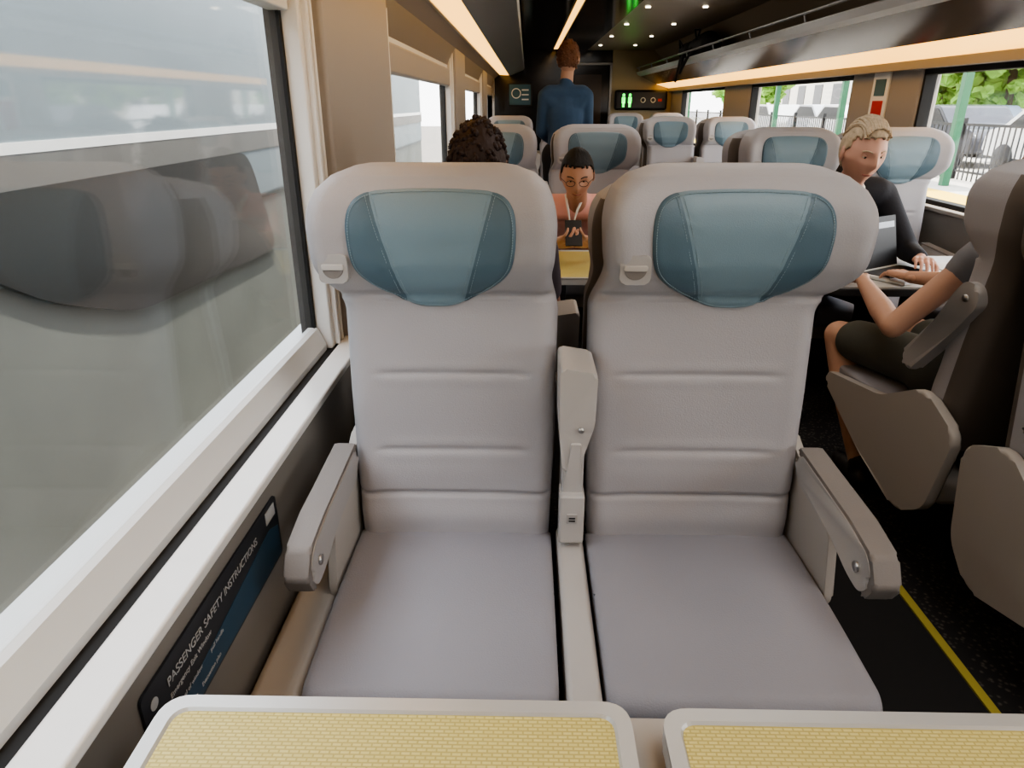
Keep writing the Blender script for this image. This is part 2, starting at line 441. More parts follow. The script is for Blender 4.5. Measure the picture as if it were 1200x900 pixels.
def bay_table(y0,y1):
    e=empty('bay_table',(1.72,(y0+y1)/2,0)); d=(y1-y0)/2
    o=roundpoly([(-.52,-d),(.52,-d),(.52,d),(-.52,d)],.06,6)
    prism('table_body',o,'z',.705,.733,M['dark'],e,.006,2,True)
    o=roundpoly([(-.505,-d+.015),(.505,-d+.015),(.505,d-.015),(-.505,d-.015)],.05,6)
    prism('table_surface',o,'z',.732,.74,M['ltable'],e)
    box('table_leg',(-.04,-.05,0),(.04,.05,.71),M['dark'],e,.01)
bay_table(2.66,3.30); bay_table(5.5,6.3)

# ---------- carriage shell ----------
Y0,Y1=-2.6,12.0
XL,XR=-.50,2.30
box('floor',(-.7,Y0,-.08),(2.5,Y1+.1,0),M['carpet'])
box('trim_1',(1.168,Y0+.02,0),(1.193,Y1-.02,.006),M['yellow'])
box('aisle_floor_black',(.70,Y0+.05,0),(1.165,Y1-.1,.004),M['carpet_blk'])  # plain black strip over the carpet along the aisle
wl=empty('wall_left')
box('lower_panel',(-.66,Y0,0),(XL,Y1,.745),M['walllow'],wl)
box('ledge',(-.553,Y0,.735),(-.488,Y1,.757),M['ledge'],wl,.006,3)
box('outer_skin',(-.72,Y0,0),(-.655,Y1,.76),M['metal'],wl)
box('gap_rubber',(-.63,Y0,.70),(-.553,Y1,.751),M['rubber'],wl)
LW=[(-2.6,-1.6),(-.54,1.86),(3.0,5.42),(6.46,8.84),(9.88,11.9)]
prev=Y0
for (a,b) in LW+[(Y1,Y1)]:
    if a-prev>.05:
        box('pillar',(-.66,prev+.11,.75),(-.530,a-.11,1.86),M['wall'],wl,.012)
        for (p,q,s) in ((prev,prev+.11,1),(a-.11,a,-1)):
            box('frame_white',(-.64,p+.008 if s>0 else p,.75),(-.560,q if s>0 else q-.008,1.86),M['white'],wl,.006)
            for t in (.3,.62):
                yy=p+(q-p)*(t if s>0 else 1-t)
                box('frame_rib',(-.60,yy,.757),(-.545,yy+.014,1.86),M['white'],wl,.004)
            e0=p if s>0 else q
            box('gasket',(-.64,e0-.010,.76),(-.602,e0+.010,1.86),M['rubber'],wl)
    prev=b
box('header',(-.66,Y0,1.66),(-.60,Y1,2.02),M['wall'],wl)
for i,(a,b) in enumerate(LW):
    w=empty('window_%d'%(i+1),(-.61,(a+b)/2,1.2)); h=(b-a)/2
    box('glass_pane',(-.004,-h,-.42),(.004,h,.50),M['glass'],w)
    prism('sill_frame',[(.034,-.449),(.035,-.432),(.014,-.385),(.002,-.380),(-.01,-.380),(-.01,-.449)],'y',-h,h,M['metal'],w)
    box('frame_top',(-.02,-h,.42),(.03,h,.50),M['metal'],w,.004)
    if i>=2:
        box('blind_cassette',(.0,-h,.33),(.045,h,.45),M['wall'],w,.012)
wr=empty('wall_right')
box('lower_panel',(XR,Y0,0),(2.46,Y1,.86),M['walllow'],wr)
box('ledge',(XR-.02,Y0,.85),(XR+.11,Y1,.875),M['wall'],wr,.008)
RW=[(-1.55,.85),(1.95,4.45),(5.38,7.78),(8.81,11.21)]
prev=Y0
for (a,b) in RW+[(Y1,Y1)]:
    if a-prev>.05: box('pillar',(XR+.02,prev,.86),(2.44,a,1.72),M['wall'],wr,.02)
    prev=b
box('header',(XR+.03,Y0,1.60),(2.44,Y1,2.02),M['wall'],wr)
for i,(a,b) in enumerate(RW):
    w=empty('window_%d'%(i+6),(2.38,(a+b)/2,1.24)); h=(b-a)/2
    box('glass_pane',(-.004,-h,-.37),(.004,h,.37),M['glass'],w)
    fr=.022
    box('frame_bottom',(-.05,-h,-.368),(.02,h,-.34),M['rubber'],w,.004)
    box('frame_top',(-.05,-h,.33),(.02,h,.365),M['rubber'],w,.004)
    box('frame_side',(-.05,-h,-.36),(.02,-h+fr,.36),M['rubber'],w,.004)
    box('frame_side',(-.05,h-fr,-.36),(.02,h,.36),M['rubber'],w,.004)
rl=empty('luggage_rack')
prism('cove_panel',[(-.60,1.66),(-.585,1.66),(-.53,1.79),(-.455,1.846),(-.46,1.86),(-.62,1.86)],'y',Y0,Y1,M['cove'],rl)
prism('light_strip',[(-.44,1.844),(-.29,1.838),(-.29,1.85),(-.44,1.858)],'y',Y0,Y1-.02,M['warm'],rl)
prism('strip_trim',[(-.46,1.842),(-.44,1.838),(-.44,1.858),(-.46,1.86)],'y',Y0,Y1-.02,M['lip'],rl)
prism('rack_lip',[(-.29,1.826),(-.06,1.915),(-.05,1.945),(-.065,1.955),(-.29,1.87)],'y',Y0,Y1-.02,M['lip'],rl)
prism('rack_shelf',[(-.62,1.86),(-.25,1.86),(-.07,1.945),(-.08,1.96),(-.62,1.96)],'y',Y0,Y1-.02,M['rackunder'],rl)
rr=empty('luggage_rack')
prism('light_strip',[(2.26,1.648),(2.06,1.705),(2.065,1.72),(2.27,1.665)],'y',Y0,Y1-.02,M['warm'],rr)
prism('cove_panel',[(2.26,1.60),(2.33,1.60),(2.33,1.70),(2.27,1.66),(2.255,1.645)],'y',Y0,Y1,M['wall'],rr)
prism('rack_underside',[(2.06,1.705),(2.06,1.73),(1.78,1.85),(1.77,1.835)],'y',Y0,Y1-.02,M['rackunder'],rr)
prism('rack_shelf',[(2.34,1.68),(2.06,1.725),(1.78,1.85),(1.80,1.87),(2.34,1.87)],'y',Y0,Y1-.02,M['rackunder'],rr)
prism('rack_edge',[(1.80,1.82),(1.755,1.84),(1.735,1.875),(1.745,1.885),(1.78,1.865),(1.805,1.85)],'y',Y0,Y1-.02,M['metal'],rr)
tube('rack_rail',[(1.74,Y0,1.94),(1.74,Y1-.02,1.94)],.010,M['steel'],rr)
for y in np.arange(Y0+.6,Y1,1.15):
    tube('rail_bracket',[(1.76,y,1.87),(1.74,y,1.94)],.007,M['steel'],rr)
ce=empty('ceiling')
box('black_panel',(-.35,Y0,2.20),(.95,Y1,2.26),M['gloss'],ce)
box('beige_panel',(.95,Y0,2.20),(2.0,Y1,2.26),M['ceil'],ce)
prism('side_curve_left',[(-.35,2.20),(-.35,2.26),(-.72,2.12),(-.72,1.96),(-.64,1.96)],'y',Y0,Y1,M['gloss'],ce)
prism('side_curve_right',[(2.0,2.20),(2.0,2.26),(2.46,2.10),(2.46,1.86),(2.36,1.86)],'y',Y0,Y1,M['ceil'],ce)
box('roof_skin',(-.74,Y0-.1,2.26),(2.48,Y1+.1,2.34),M['metal'],ce)
cl=empty('ceiling_light')
box('light_strip',(.40,Y0+.2,2.188),(.46,Y1-.4,2.20),M['warm'],cl)
box('light_strip_trim',(.385,Y0+.2,2.192),(.475,Y1-.4,2.202),M['lip'],cl)
sp=empty('ceiling_spotlights')
bm=bmesh.new()
for y in (6.8,8.2,9.6,11.0):
    for x in (1.05,1.55):
        bmesh.ops.create_cone(bm,cap_ends=True,segments=14,radius1=.022,radius2=.022,depth=.01,matrix=Matrix.Translation((x,y,2.196)))
obj('spot_lamps',bm2me('spot_lamps',bm),M['spot'],sp,False)
M['cream']=mat('end_wall_cream',(176,160,120),0.4)
we=empty('wall_front')
box('end_panel_left',(-.7,Y1,0),(.60,Y1+.1,2.3),M['gloss'],we)
box('end_panel_right',(1.35,Y1,0),(2.5,Y1+.1,2.3),M['cream'],we)
box('end_panel_top',(.60,Y1,2.02),(1.35,Y1+.1,2.3),M['gloss'],we)
dr=empty('door_1',(.975,Y1,0))
box('door_leaf',(-.375,.03,0),(.375,.07,2.02),M['gloss'],dr)
box('door_frame',(-.375,-.02,0),(-.34,.05,2.02),M['lip'],dr,.005); box('door_frame',(.34,-.02,0),(.375,.05,2.02),M['lip'],dr,.005); box('door_frame',(-.375,-.02,1.985),(.375,.05,2.02),M['lip'],dr,.005)
box('door_window',(-.22,.02,1.0),(.22,.032,1.85),M['rackunder'],dr,.004)
box('wall_back',(-.7,Y0-.1,0),(2.5,Y0,2.3),M['wall'])
sg=empty('information_display',(1.82,11.9,1.47))
box('display_case',(-.42,-.03,-.15),(.42,.08,.15),M['black'],sg,.04)
bm=bmesh.new()
for dx in (-.28,-.18):
    bmesh.ops.create_uvsphere(bm,u_segments=10,v_segments=8,radius=.022,matrix=Matrix.Translation((dx,-.032,.075)))
    bmesh.ops.create_cube(bm,size=1,matrix=Matrix.Translation((dx,-.032,.0))@Matrix.Diagonal((.055,.006,.09,1)))
    bmesh.ops.create_cube(bm,size=1,matrix=Matrix.Translation((dx,-.032,-.07))@Matrix.Diagonal((.035,.006,.07,1)))
obj('restroom_pictogram',bm2me('restroom_pictogram',bm),M['green'],sg,False)
for dx in (.0,.16): tube('display_ring',[(dx+.03+.035*math.cos(t),-.034,.035*math.sin(t)) for t in np.linspace(0,6.28,18)],.006,M['paper'],sg)
box('display_mark',(.27,-.036,-.02),(.33,-.03,.02),M['red'],sg)
s2=empty('wall_monitor',(-.12,11.92,1.55)); box('monitor_case',(-.19,-.02,-.17),(.19,.07,.17),M['black'],s2,.01)
box('monitor_image',(-.17,-.024,-.15),(.17,-.019,.15),M['cyan'],s2)
tube('speed_ring',[(-.06+.07*math.cos(t),-.03,.02+.07*math.sin(t)) for t in np.linspace(0,6.28,24)],.008,M['paper'],s2)
for k in range(3): box('monitor_text',(.03,-.028,.06-k*.07),(.14,-.023,.08-k*.07),M['paper'],s2)
p=empty('safety_poster',(XR+.015,4.92,1.41)); box('poster_sheet',(-.006,-.11,-.20),(.004,.11,.20),M['paper'],p); box('poster_red_band',(-.009,-.07,-.17),(-.005,.07,.02),M['red'],p); box('poster_picture',(-.009,-.07,.05),(-.005,.07,.15),M['cyan'],p)
sg=empty('safety_instruction_sign',(-.497,.91,.635))
M['signb']=mat('sign_dark',(38,42,48),0.35); M['signblue']=mat('sign_blue',(38,74,98),0.35); M['txt']=mat('sign_text',(180,184,187),0.5)
pts=roundpoly([(-.26,-.075),(.25,-.075),(.25,.06),(-.26,.06)],.012,4)
prism('sign_panel',pts,'x',-.002,.002,M['signb'],sg)
prism('sign_blue_band',[(-.25,-.07),(.24,-.07),(.24,-.005),(.20,.01),(-.25,-.04)],'x',.0021,.003,M['signblue'],sg)
def text(s,size,y,z,parent,x=.0035,m=None):
    cu=bpy.data.curves.new('sign_lettering','FONT'); cu.body=s; cu.size=size; cu.extrude=.0003; cu.materials.append(m or M['txt'])
    o=bpy.data.objects.new('sign_lettering',cu); C.objects.link(o); o.parent=parent; o.location=(x,y,z); o.rotation_euler=(math.pi/2,0,math.pi/2)
text('PASSENGER SAFETY INSTRUCTIONS',.021,-.20,.022,sg)
text('Emergency Exit Window',.013,-.20,.0,sg); text('Removal of window          pull handle',.011,-.20,-.028,sg); text('Exit door     Evacuation plan',.011,-.18,-.058,sg)
box('sign_white_block',(.002,.19,.025),(.0035,.235,.05),M['txt'],sg)
bm=bmesh.new(); bmesh.ops.create_cone(bm,cap_ends=True,segments=20,radius1=.009,radius2=.009,depth=.001,matrix=Matrix.Translation((.003,-.235,.03))@Matrix.Rotation(math.pi/2,4,'Y')); obj('sign_logo',bm2me('l',bm),M['txt'],sg,False)
def blobby(name,parts,m,parent,voxel=.01,smooth=8):
    bm=bmesh.new()
    for s in parts:
        p0,p1,r0,r1=Vector(s[0]),Vector(s[1]),s[2],s[3]
        flat=s[4] if len(s)>4 else None; fac=s[5] if len(s)>5 else 1
        d=(p1-p0); L=d.length
        ax=d.normalized() if L>1e-6 else Vector((0,0,1))
        u=(Vector(flat)-ax*ax.dot(Vector(flat))).normalized() if flat is not None else ax.orthogonal().normalized()
        v=ax.cross(u)
        rings=[];K=16
        for i in range(1,6):
            a=math.pi/2*i/6; rings.append((p0-ax*r0*math.cos(a)*min(1,fac),r0*math.sin(a)))
        rings.append((p0,r0))
        for t in (.33,.67): rings.append((p0+d*t,r0+(r1-r0)*t))
        rings.append((p1,r1))
        for i in range(5,0,-1):
            a=math.pi/2*i/6; rings.append((p1+ax*r1*math.cos(a)*min(1,fac),r1*math.sin(a)))
        vs=[]
        for c,r in rings:
            vs.append([bm.verts.new(c+u*(r*fac*math.cos(2*math.pi*k/K))+v*(r*math.sin(2*math.pi*k/K))) for k in range(K)])
        for a,b in zip(vs[:-1],vs[1:]):
            for k in range(K): bm.faces.new([a[k],a[(k+1)%K],b[(k+1)%K],b[k]])
        bm.faces.new(vs[0][::-1]); bm.faces.new(vs[-1])
    o=obj(name,bm2me(name,bm),m,parent)
    r=o.modifiers.new('r','REMESH'); r.mode='VOXEL'; r.voxel_size=voxel; r.use_smooth_shade=True
    if smooth:
        s=o.modifiers.new('s','SMOOTH'); s.iterations=smooth; s.factor=.5
    return o
M['bag']=mat('bag_black',(24,24,26),0.7,bump=.3,bscale=80)
bg=empty('duffel_bag',(1.92,8.3,1.99))
blobby('bag_body',[((0,-.28,0),(0,.28,0),.115,.115),((.02,-.1,.03),(.02,.15,.03),.12,.11)],M['bag'],bg,.015)
tube('bag_strap',[(-.10,-.15,-.02),(-.20,-.1,-.12),(-.24,0,-.26),(-.20,.1,-.1),(-.10,.14,0)],.016,M['bag'],bg)
tube('bag_strap',[(-.10,.1,.0),(-.22,.16,-.13),(-.24,.22,-.34),(-.20,.26,-.12),(-.10,.24,0)],.014,M['bag'],bg)
tube('bag_strap',[(-.10,-.05,.06),(-.12,-.02,.16),(-.05,.06,.17),(-.06,.1,.08)],.01,M['bag'],bg)
bg=empty('backpack',(2.0,9.4,2.0))
blobby('bag_body',[((0,-.2,0),(0,.2,.02),.12,.10),((.02,-.25,-.02),(.02,-.1,-.02),.09,.11)],M['bag'],bg,.015)
tube('bag_strap',[(-.10,-.1,.05),(-.14,-.02,.13),(-.10,.1,.06)],.012,M['bag'],bg)

# ---------- people ----------
SK1=mat('skin_warm',(196,154,130),0.55); SK2=mat('skin_tan',(188,144,120),0.55); SK3=mat('skin_brown',(128,88,68),0.55); SK4=mat('skin_ruddy',(212,168,150),0.5)
def hair_m(n,c): return mat(n,c,0.65,bump=1.0,bscale=110,var=.45,vscale=70)
HB=hair_m('hair_black',(18,15,14)); HBr=hair_m('hair_brown',(112,72,48)); HBl=hair_m('hair_blond_grey',(188,172,148)); HD=hair_m('hair_dark_curly',(44,27,22))
EW=mat('eye_white',(215,210,205),.3); EI=mat('iris_dark',(30,22,18),.2); LP=mat('lips',(165,104,94),.5)
def hshape(x,y,z,sc=1.0,feat=True):
    w,d,h=.076,.094,.118
    X,Y,Z=w*x,d*y,h*z
    if z<0:
        k=(-z)**1.4; X*=1-.30*k
        if y>0: Y*=1-.35*k
        else: Y*=1-.06*k
    if feat and y<0:
        f=-y
        Y-=.022*math.exp(-(x/.17)**2-((z+.20)/.16)**2)*f+.012*math.exp(-(x/.12)**2-((z-.02)/.2)**2)*f
        Y+=.012*(math.exp(-((abs(x)-.40)/.18)**2-((z-.04)/.12)**2))
        Y-=.005*math.exp(-((z-.2)/.1)**2)*math.exp(-(x/.6)**2)
        Y-=.006*math.exp(-(x/.25)**2-((z+.52)/.08)**2)
        Y-=.010*math.exp(-(x/.3)**2-((z+.88)/.14)**2)
        X*=1+.04*math.exp(-((z+.1)/.15)**2)
    return (X*sc,Y*sc,Z*sc)
def head(parent,loc,yaw,pitch,skin,hm,roll=0,style='short',glasses=False,curly=0,scale=1.0):
    e=empty('head',loc,(0,0,0),parent); e.rotation_mode='QUATERNION'
    e.rotation_quaternion=(Matrix.Rotation(yaw,3,'Z')@Matrix.Rotation(pitch,3,'X')@Matrix.Rotation(roll,3,'Y')).to_quaternion(); e.scale=(scale,)*3
    nu,nv=64,48
    def sph(fn,keep=None):
        V=[];F=[]
        for i in range(nv+1):
            ph=math.pi*i/nv
            for j in range(nu):
                th=2*math.pi*j/nu; V.append((math.sin(ph)*math.cos(th),math.sin(ph)*math.sin(th),math.cos(ph)))
        for i in range(nv):
            for j in range(nu):
                F.append((i*nu+j,(i+1)*nu+j,(i+1)*nu+(j+1)%nu,i*nu+(j+1)%nu))
        if keep: F=[f for f in F if all(keep(*V[k]) for k in f)]
        return [fn(*v) for v in V],F
    V,F=sph(lambda x,y,z:hshape(x,y,z)); o=obj('face',meshpy('face',V,F),skin,e)
    rnd=random.Random(3)
    def hk(x,y,z):
        j=.06*math.sin(25*x+3)+.04*math.sin(41*x)
        if y<-.35: return z>.56+j-.10*abs(x)
        if y<-.05: return z>.36-(y+.35)*1.2+j
        if y<.15: return z>.05+j
        return z>(-.50 if style!='long' else -.72)
    def hf(x,y,z):
        s=1.045+.035*max(0,z)
        if style=='swept': s+=.045*max(0,z)*(.6+.6*math.sin(3*x+1))-.02*max(0,abs(x)-.6)
        n=.010*math.sin(40*x+6*y)*math.sin(9*y+2)+.008*math.sin(63*x+11*y)
        s+=n*(1.6 if style=='swept' else 1)
        p=hshape(x,y,z,1,False); return (p[0]*s,p[1]*s+.002,p[2]*s)
    V,F=sph(hf,hk); h=obj('hair',meshpy('hair',V,F),hm,e)
    so=h.modifiers.new('s','SOLIDIFY'); so.thickness=.012; so.offset=-.6
    if style=='swept':
        # combed-back locks
        for k in range(26):
            a=-.75+1.5*k/25
            pts=[]
            for t in np.linspace(0,1,7):
                yy=-.62+1.25*t; xx=a*(.75+.25*t)+.05*math.sin(5*t+k)
                r2=1-xx*xx-yy*yy
                if r2<.02: continue
                q=hshape(xx,yy,math.sqrt(r2),1.10+.035*math.sin(k*2.1)+.03*(1-t),False); pts.append(q)
            if len(pts)>2: tube('hair_lock',pts,.0055,hm,e)
    if curly:
        bm=bmesh.new()
        for k in range(520):
            v=Vector((rnd.gauss(0,1),rnd.gauss(0,1),rnd.gauss(0,1))).normalized()
            if not hk(*v): continue
            q=Vector(hshape(v.x,v.y,v.z,1.03+curly*rnd.random(),False)); r=rnd.uniform(.007,.013)
            bmesh.ops.create_icosphere(bm,subdivisions=1,radius=1,matrix=Matrix.Translation(q)@Matrix.Rotation(rnd.random()*6,4,v.orthogonal())@Matrix.Diagonal((r,r*.7,r,1)))
        obj('hair_curls',bm2me('curls',bm),hm,e)
    for s in (-1,1):
        bm=bmesh.new(); bmesh.ops.create_uvsphere(bm,u_segments=14,v_segments=10,radius=1,matrix=Matrix.Translation((s*.077,.008,-.005))@Matrix.Rotation(s*.3,4,'Z')@Matrix.Diagonal((.008,.018,.031,1))); obj('ear',bm2me('ear',bm),skin,e)
        ey=hshape(s*.40,-math.sqrt(1-.16-.0025),.05)
        bm=bmesh.new(); bmesh.ops.create_uvsphere(bm,u_segments=14,v_segments=10,radius=1,matrix=Matrix.Translation((ey[0],ey[1]+.006,ey[2]))@Matrix.Diagonal((.013,.010,.006,1))); obj('eye',bm2me('eye',bm),EW,e)
        bm=bmesh.new(); bmesh.ops.create_uvsphere(bm,u_segments=12,v_segments=8,radius=.0055,matrix=Matrix.Translation((ey[0],ey[1]-.001,ey[2]-.001))@Matrix.Diagonal((1,.7,1,1))); obj('iris',bm2me('iris',bm),EI,e)
        bm=bmesh.new(); bmesh.ops.create_uvsphere(bm,u_segments=14,v_segments=10,radius=1,matrix=Matrix.Translation((ey[0],ey[1]+.005,ey[2]+.005))@Matrix.Diagonal((.0145,.0105,.006,1))); obj('eyelid',bm2me('eyelid',bm),skin,e)
        pts=[]
        for t in np.linspace(.22,.62,6):
            q=hshape(s*t,-math.sqrt(max(0,1-t*t-.05)),.22+.04*math.sin((t-.22)/.4*3.1)); pts.append((q[0],q[1]-.001,q[2]))
        tube('eyebrow',pts,.0024,hm,e)
    pts=[]
    for t in np.linspace(-.30,.30,9):
        q=hshape(t,-math.sqrt(1-t*t-.27),-.52); pts.append((q[0],q[1]+.0005,q[2]-.002*math.cos(t*4)))
    tube('mouth',pts,.003,LP,e)
    if glasses:
        for s in (-1,1):
            tube('glasses_rim',[(s*.031+.021*math.cos(a),-.098,.004+.015*math.sin(a)) for a in np.linspace(0,6.28,20)],.0013,M['black'],e)
            tube('glasses_temple',[(s*.052,-.097,.008),(s*.079,-.05,.008),(s*.082,.01,.006)],.0013,M['black'],e)
        tube('glasses_bridge',[(-.01,-.099,.008),(.01,-.099,.008)],.0013,M['black'],e)
    return e
def hand(parent,wrist,dirv,normal,side,curl,skin):
    u=Vector(dirv).normalized(); n=Vector(normal); n=(n-u*u.dot(n)).normalized(); s=u.cross(n).normalized()*side
    w=Vector(wrist); P=[]
    offs=[-.030,-.011,.009,.028]; lens=[.058,.073,.080,.070]; rad=[.0075,.0085,.009,.0085]
    P.append((w-u*.02,w+u*.02,.022,.022,n,.75))
    for o_,L,r in zip(offs,lens,rad):
        b=w+u*(.085-abs(o_)*.25)+s*o_
        P.append((w+u*.015+s*o_*.5,b,.015,.013))
        p=b; ang=0
        for k,(fr,ad) in enumerate(((.45,.55),(.3,.9),(.25,.6))):
            ang+=curl*ad; q=p+(u*math.cos(ang)+n*math.sin(ang)+s*o_*1.2)*L*fr
            P.append((p,q,r,r*.9)); p=q; r*=.9
    t0=w+u*.02+s*.02; t1=w+u*.045+s*.045+n*.012; t2=t1+(u*.8+s*.3+n*.5).normalized()*.034; t3=t2+(u*.9+n*(.4+curl*.4)-s*.1).normalized()*.028
    P+= [(t0,t1,.015,.012),(t1,t2,.011,.0095),(t2,t3,.0095,.008)]
    return blobby('hand',P,skin,parent,.0035,3)
def shoe(parent,p,d,m):
    d=Vector(d).normalized(); p=Vector(p)
    blobby('shoe',[(p-d*.05+Vector((0,0,.04)),p+d*.10+Vector((0,0,.035)),.040,.042),(p+d*.1+Vector((0,0,.03)),p+d*.17+Vector((0,0,.028)),.042,.03),(p+Vector((0,0,.05)),p+Vector((0,0,.10)),.04,.042)],m,parent,.01,4)
SH=mat('shoe_dark',(30,27,26),.5)
X=Vector((1,0,0))
def person(name,cfg):
    e=empty(name); c=cfg; hip=Vector(c['hip']); ch=Vector(c['chest']); nk=Vector(c['neck'])
    fl=Vector(c.get('front',(0,-1,0))); k_=c.get('girth',1.0)
    sl,sr=Vector(c['sh'][0]),Vector(c['sh'][1])
    T=[(hip,(hip+ch)/2,.155*k_,.15*k_,fl,.72),((hip+ch)/2,ch,.15*k_,.165*k_,fl,.68),(ch,nk*.75+ch*.25,.16*k_,.09,fl,.7),(sl*.8+nk*.2,sr*.8+nk*.2,.068,.068),(ch,sl*.9+ch*.1,.09,.062),(ch,sr*.9+ch*.1,.09,.062),(nk,nk+Vector((0,0,.005)),.062,.056)]
    for i in (0,1):
        s,el,wr=Vector(c['sh'][i]),Vector(c['el'][i]),Vector(c['wr'][i])
        cut=c.get('sleeve',.5)
        if cut<=1: T.append((s,s+(el-s)*cut,.060,.052))
        else:
            T.append((s,el,.062,.050)); T.append((el,el+(wr-el)*(cut-1),.050,.038))
    blobby('shirt' if not c.get('jacket') else 'jacket',T,c['shirt'],e,.011,6)
    S=[(nk-Vector((0,0,.03)),Vector(c['head'])-Vector((0,0,.05)),.053,.052)]
    blobby('neck',S,c['skin'],e,.008,4)
    for i in (0,1):
        s,el,wr=Vector(c['sh'][i]),Vector(c['el'][i]),Vector(c['wr'][i])
        blobby('arm',[(s,el,.044,.038),(el,el+(wr-el)*.35,.038,.040),(el+(wr-el)*.35,wr,.040,.024)],c['skin'],e,.007,4)
        h=c['hand'][i]; hand(e,wr,h[0],h[1],h[2],h[3],c['skin'])
    L=[(hip+X*.08,hip-X*.08,.13,.13,fl,.85)]
    LS=[]
    for i in (0,1):
        k,a=Vector(c['knee'][i]),Vector(c['ank'][i]); h0=hip+X*(.09 if k.x>hip.x else -.09)
        if c.get('shorts'):
            L.append((h0,h0+(k-h0)*.78,.095,.082)); LS.append([(h0+(k-h0)*.6,k,.066,.056),(k,k+(a-k)*.35,.056,.058),(k+(a-k)*.35,a,.058,.036)])
        else:
            L+= [(h0,k,.092,.064),(k,k+(a-k)*.35,.064,.060),(k+(a-k)*.35,a+Vector((0,0,.02)),.060,.048)]
        shoe(e,(a[0],a[1],0),c.get('toe',fl),SH)
    blobby('shorts' if c.get('shorts') else 'trousers',L,c['pants'],e,.012,6)
    for l in LS: blobby('leg',l,c['skin'],e,.009,4)
    head(e,c['head'],*c['hd'],**c.get('hk',{}))
    return e
PK=mat('shirt_pink',(242,184,174),.8,bump=.4,bscale=60); JK=mat('suit_dark',(30,33,42),.8,bump=.4,bscale=80); WS=mat('collar_white',(228,228,226),.7)
DN=mat('shirt_denim_blue',(62,88,118),.85,bump=.6,bscale=50,var=.15,vscale=14); TR=mat('trousers_dark',(34,34,40),.85); GR=mat('shirt_plum_grey',(70,62,70),.85); SO=mat('shorts_olive',(74,74,66),.85,bump=.3,bscale=60); TE=mat('tshirt_grey',(120,120,124),.85)
p=person('seated_man_with_phone',dict(hip=(.30,4.08,.575),chest=(.27,3.76,.84),neck=(.255,3.57,.965),head=(.243,3.44,1.095),sh=[(.05,3.60,.91),(.46,3.60,.91)],el=[(.02,3.34,.80),(.47,3.34,.80)],wr=[(.135,3.10,.825),(.285,3.11,.825)],
 hand=[((.5,-.7,.25),(.6,.2,.9),-1,.9),((-.5,-.7,.25),(-.6,.2,.9),1,.9)],knee=[(.16,3.66,.58),(.44,3.66,.58)],ank=[(.16,3.70,.08),(.44,3.70,.08)],skin=SK2,shirt=PK,pants=TR,sleeve=.9,
 hd=(-.05,.38,SK2,HB),hk=dict(glasses=True)))
tube('lanyard',[(.195,3.52,.99),(.205,3.43,.93),(.225,3.46,.82),(.25,3.43,.93),(.29,3.52,.99)],.006,M['paper'],p)
ph=empty('smartphone',(.208,3.035,.885),(math.radians(-50),0,0)); box('phone_body',(-.037,-.004,-.072),(.037,.004,.072),M['black'],ph,.003)
p=person('seated_man_in_suit',dict(hip=(1.48,3.60,.575),chest=(1.45,3.36,.92),neck=(1.42,3.18,1.08),head=(1.405,3.04,1.225),sh=[(1.22,3.26,1.04),(1.63,3.26,1.03)],el=[(1.18,3.20,.80),(1.72,3.12,.80)],wr=[(1.30,3.02,.785),(1.68,2.93,.80)],
 hand=[((.9,-.3,-.1),(0,0,-1),1,.4),((-.3,-.8,.1),(0,0,-1),1,.5)],knee=[(1.32,3.15,.58),(1.62,3.15,.58)],ank=[(1.32,3.2,.08),(1.62,3.2,.08)],skin=SK4,shirt=JK,pants=TR,sleeve=1.85,jacket=True,
 hd=(.10,.26,SK4,HBl),hk=dict(style='swept',scale=1.08)))
prism('shirt_collar',[(-.05,0),(.05,0),(.0,-.13)],'y',-.006,.006,WS,p).matrix_local=Matrix.Translation((1.415,3.07,1.06))@Matrix.Rotation(.5,4,'X')
tube('collar_roll',[(1.365,3.17,1.09),(1.37,3.10,1.075),(1.415,3.075,1.05),(1.46,3.10,1.075),(1.475,3.17,1.09)],.011,WS,p)
p=person('seated_person_typing',dict(front=(0,1,0),girth=.85,hip=(1.50,2.22,.575),chest=(1.54,2.18,.86),neck=(1.58,2.18,1.04),head=(1.61,2.22,1.20),sh=[(1.39,2.14,.95),(1.74,2.16,.97)],el=[(1.205,2.17,.735),(1.74,2.45,.80)],wr=[(1.29,2.60,.785),(1.50,2.66,.785)],
 hand=[((.2,1,.0),(0,0,-1),1,.5),((-.2,1,0),(0,0,-1),-1,.5)],knee=[(1.25,2.62,.56),(1.56,2.62,.57)],ank=[(1.33,2.42,.08),(1.60,2.44,.08)],skin=SK1,shirt=TE,pants=SO,shorts=True,sleeve=.12,
 hd=(math.pi,.2,SK1,HBr)))
lt=empty('laptop',(1.57,2.86,.742),(0,0,math.radians(33)))
box('laptop_base',(-.155,-.11,0),(.155,.11,.014),M['metal'],lt,.004); box('keyboard',(-.135,-.04,.0142),(.135,.085,.0155),M['black'],lt)
for nm,lo,hi,mm in (('laptop_lid',(-.155,-.004,0),(.155,.004,.215),M['black']),('laptop_display',(-.145,-.0055,.012),(.145,-.0042,.205),M['black']),('display_toolbar',(-.14,-.0065,.165),(.14,-.0056,.19),M['screen'])):
    s_=box(nm,lo,hi,mm,lt); s_.location=(0,.11,.012); s_.rotation_euler=(math.radians(-14),0,0)
e=empty('paper_sheet',(1.92,2.98,.741),(0,0,.3)); box('sheet',(-.105,-.148,0),(.105,.148,.002),M['paper'],e)
e=empty('smartphone',(2.08,3.12,.744),(0,0,1.2)); box('phone_body',(-.037,-.075,0),(.037,.075,.009),M['black'],e,.003)
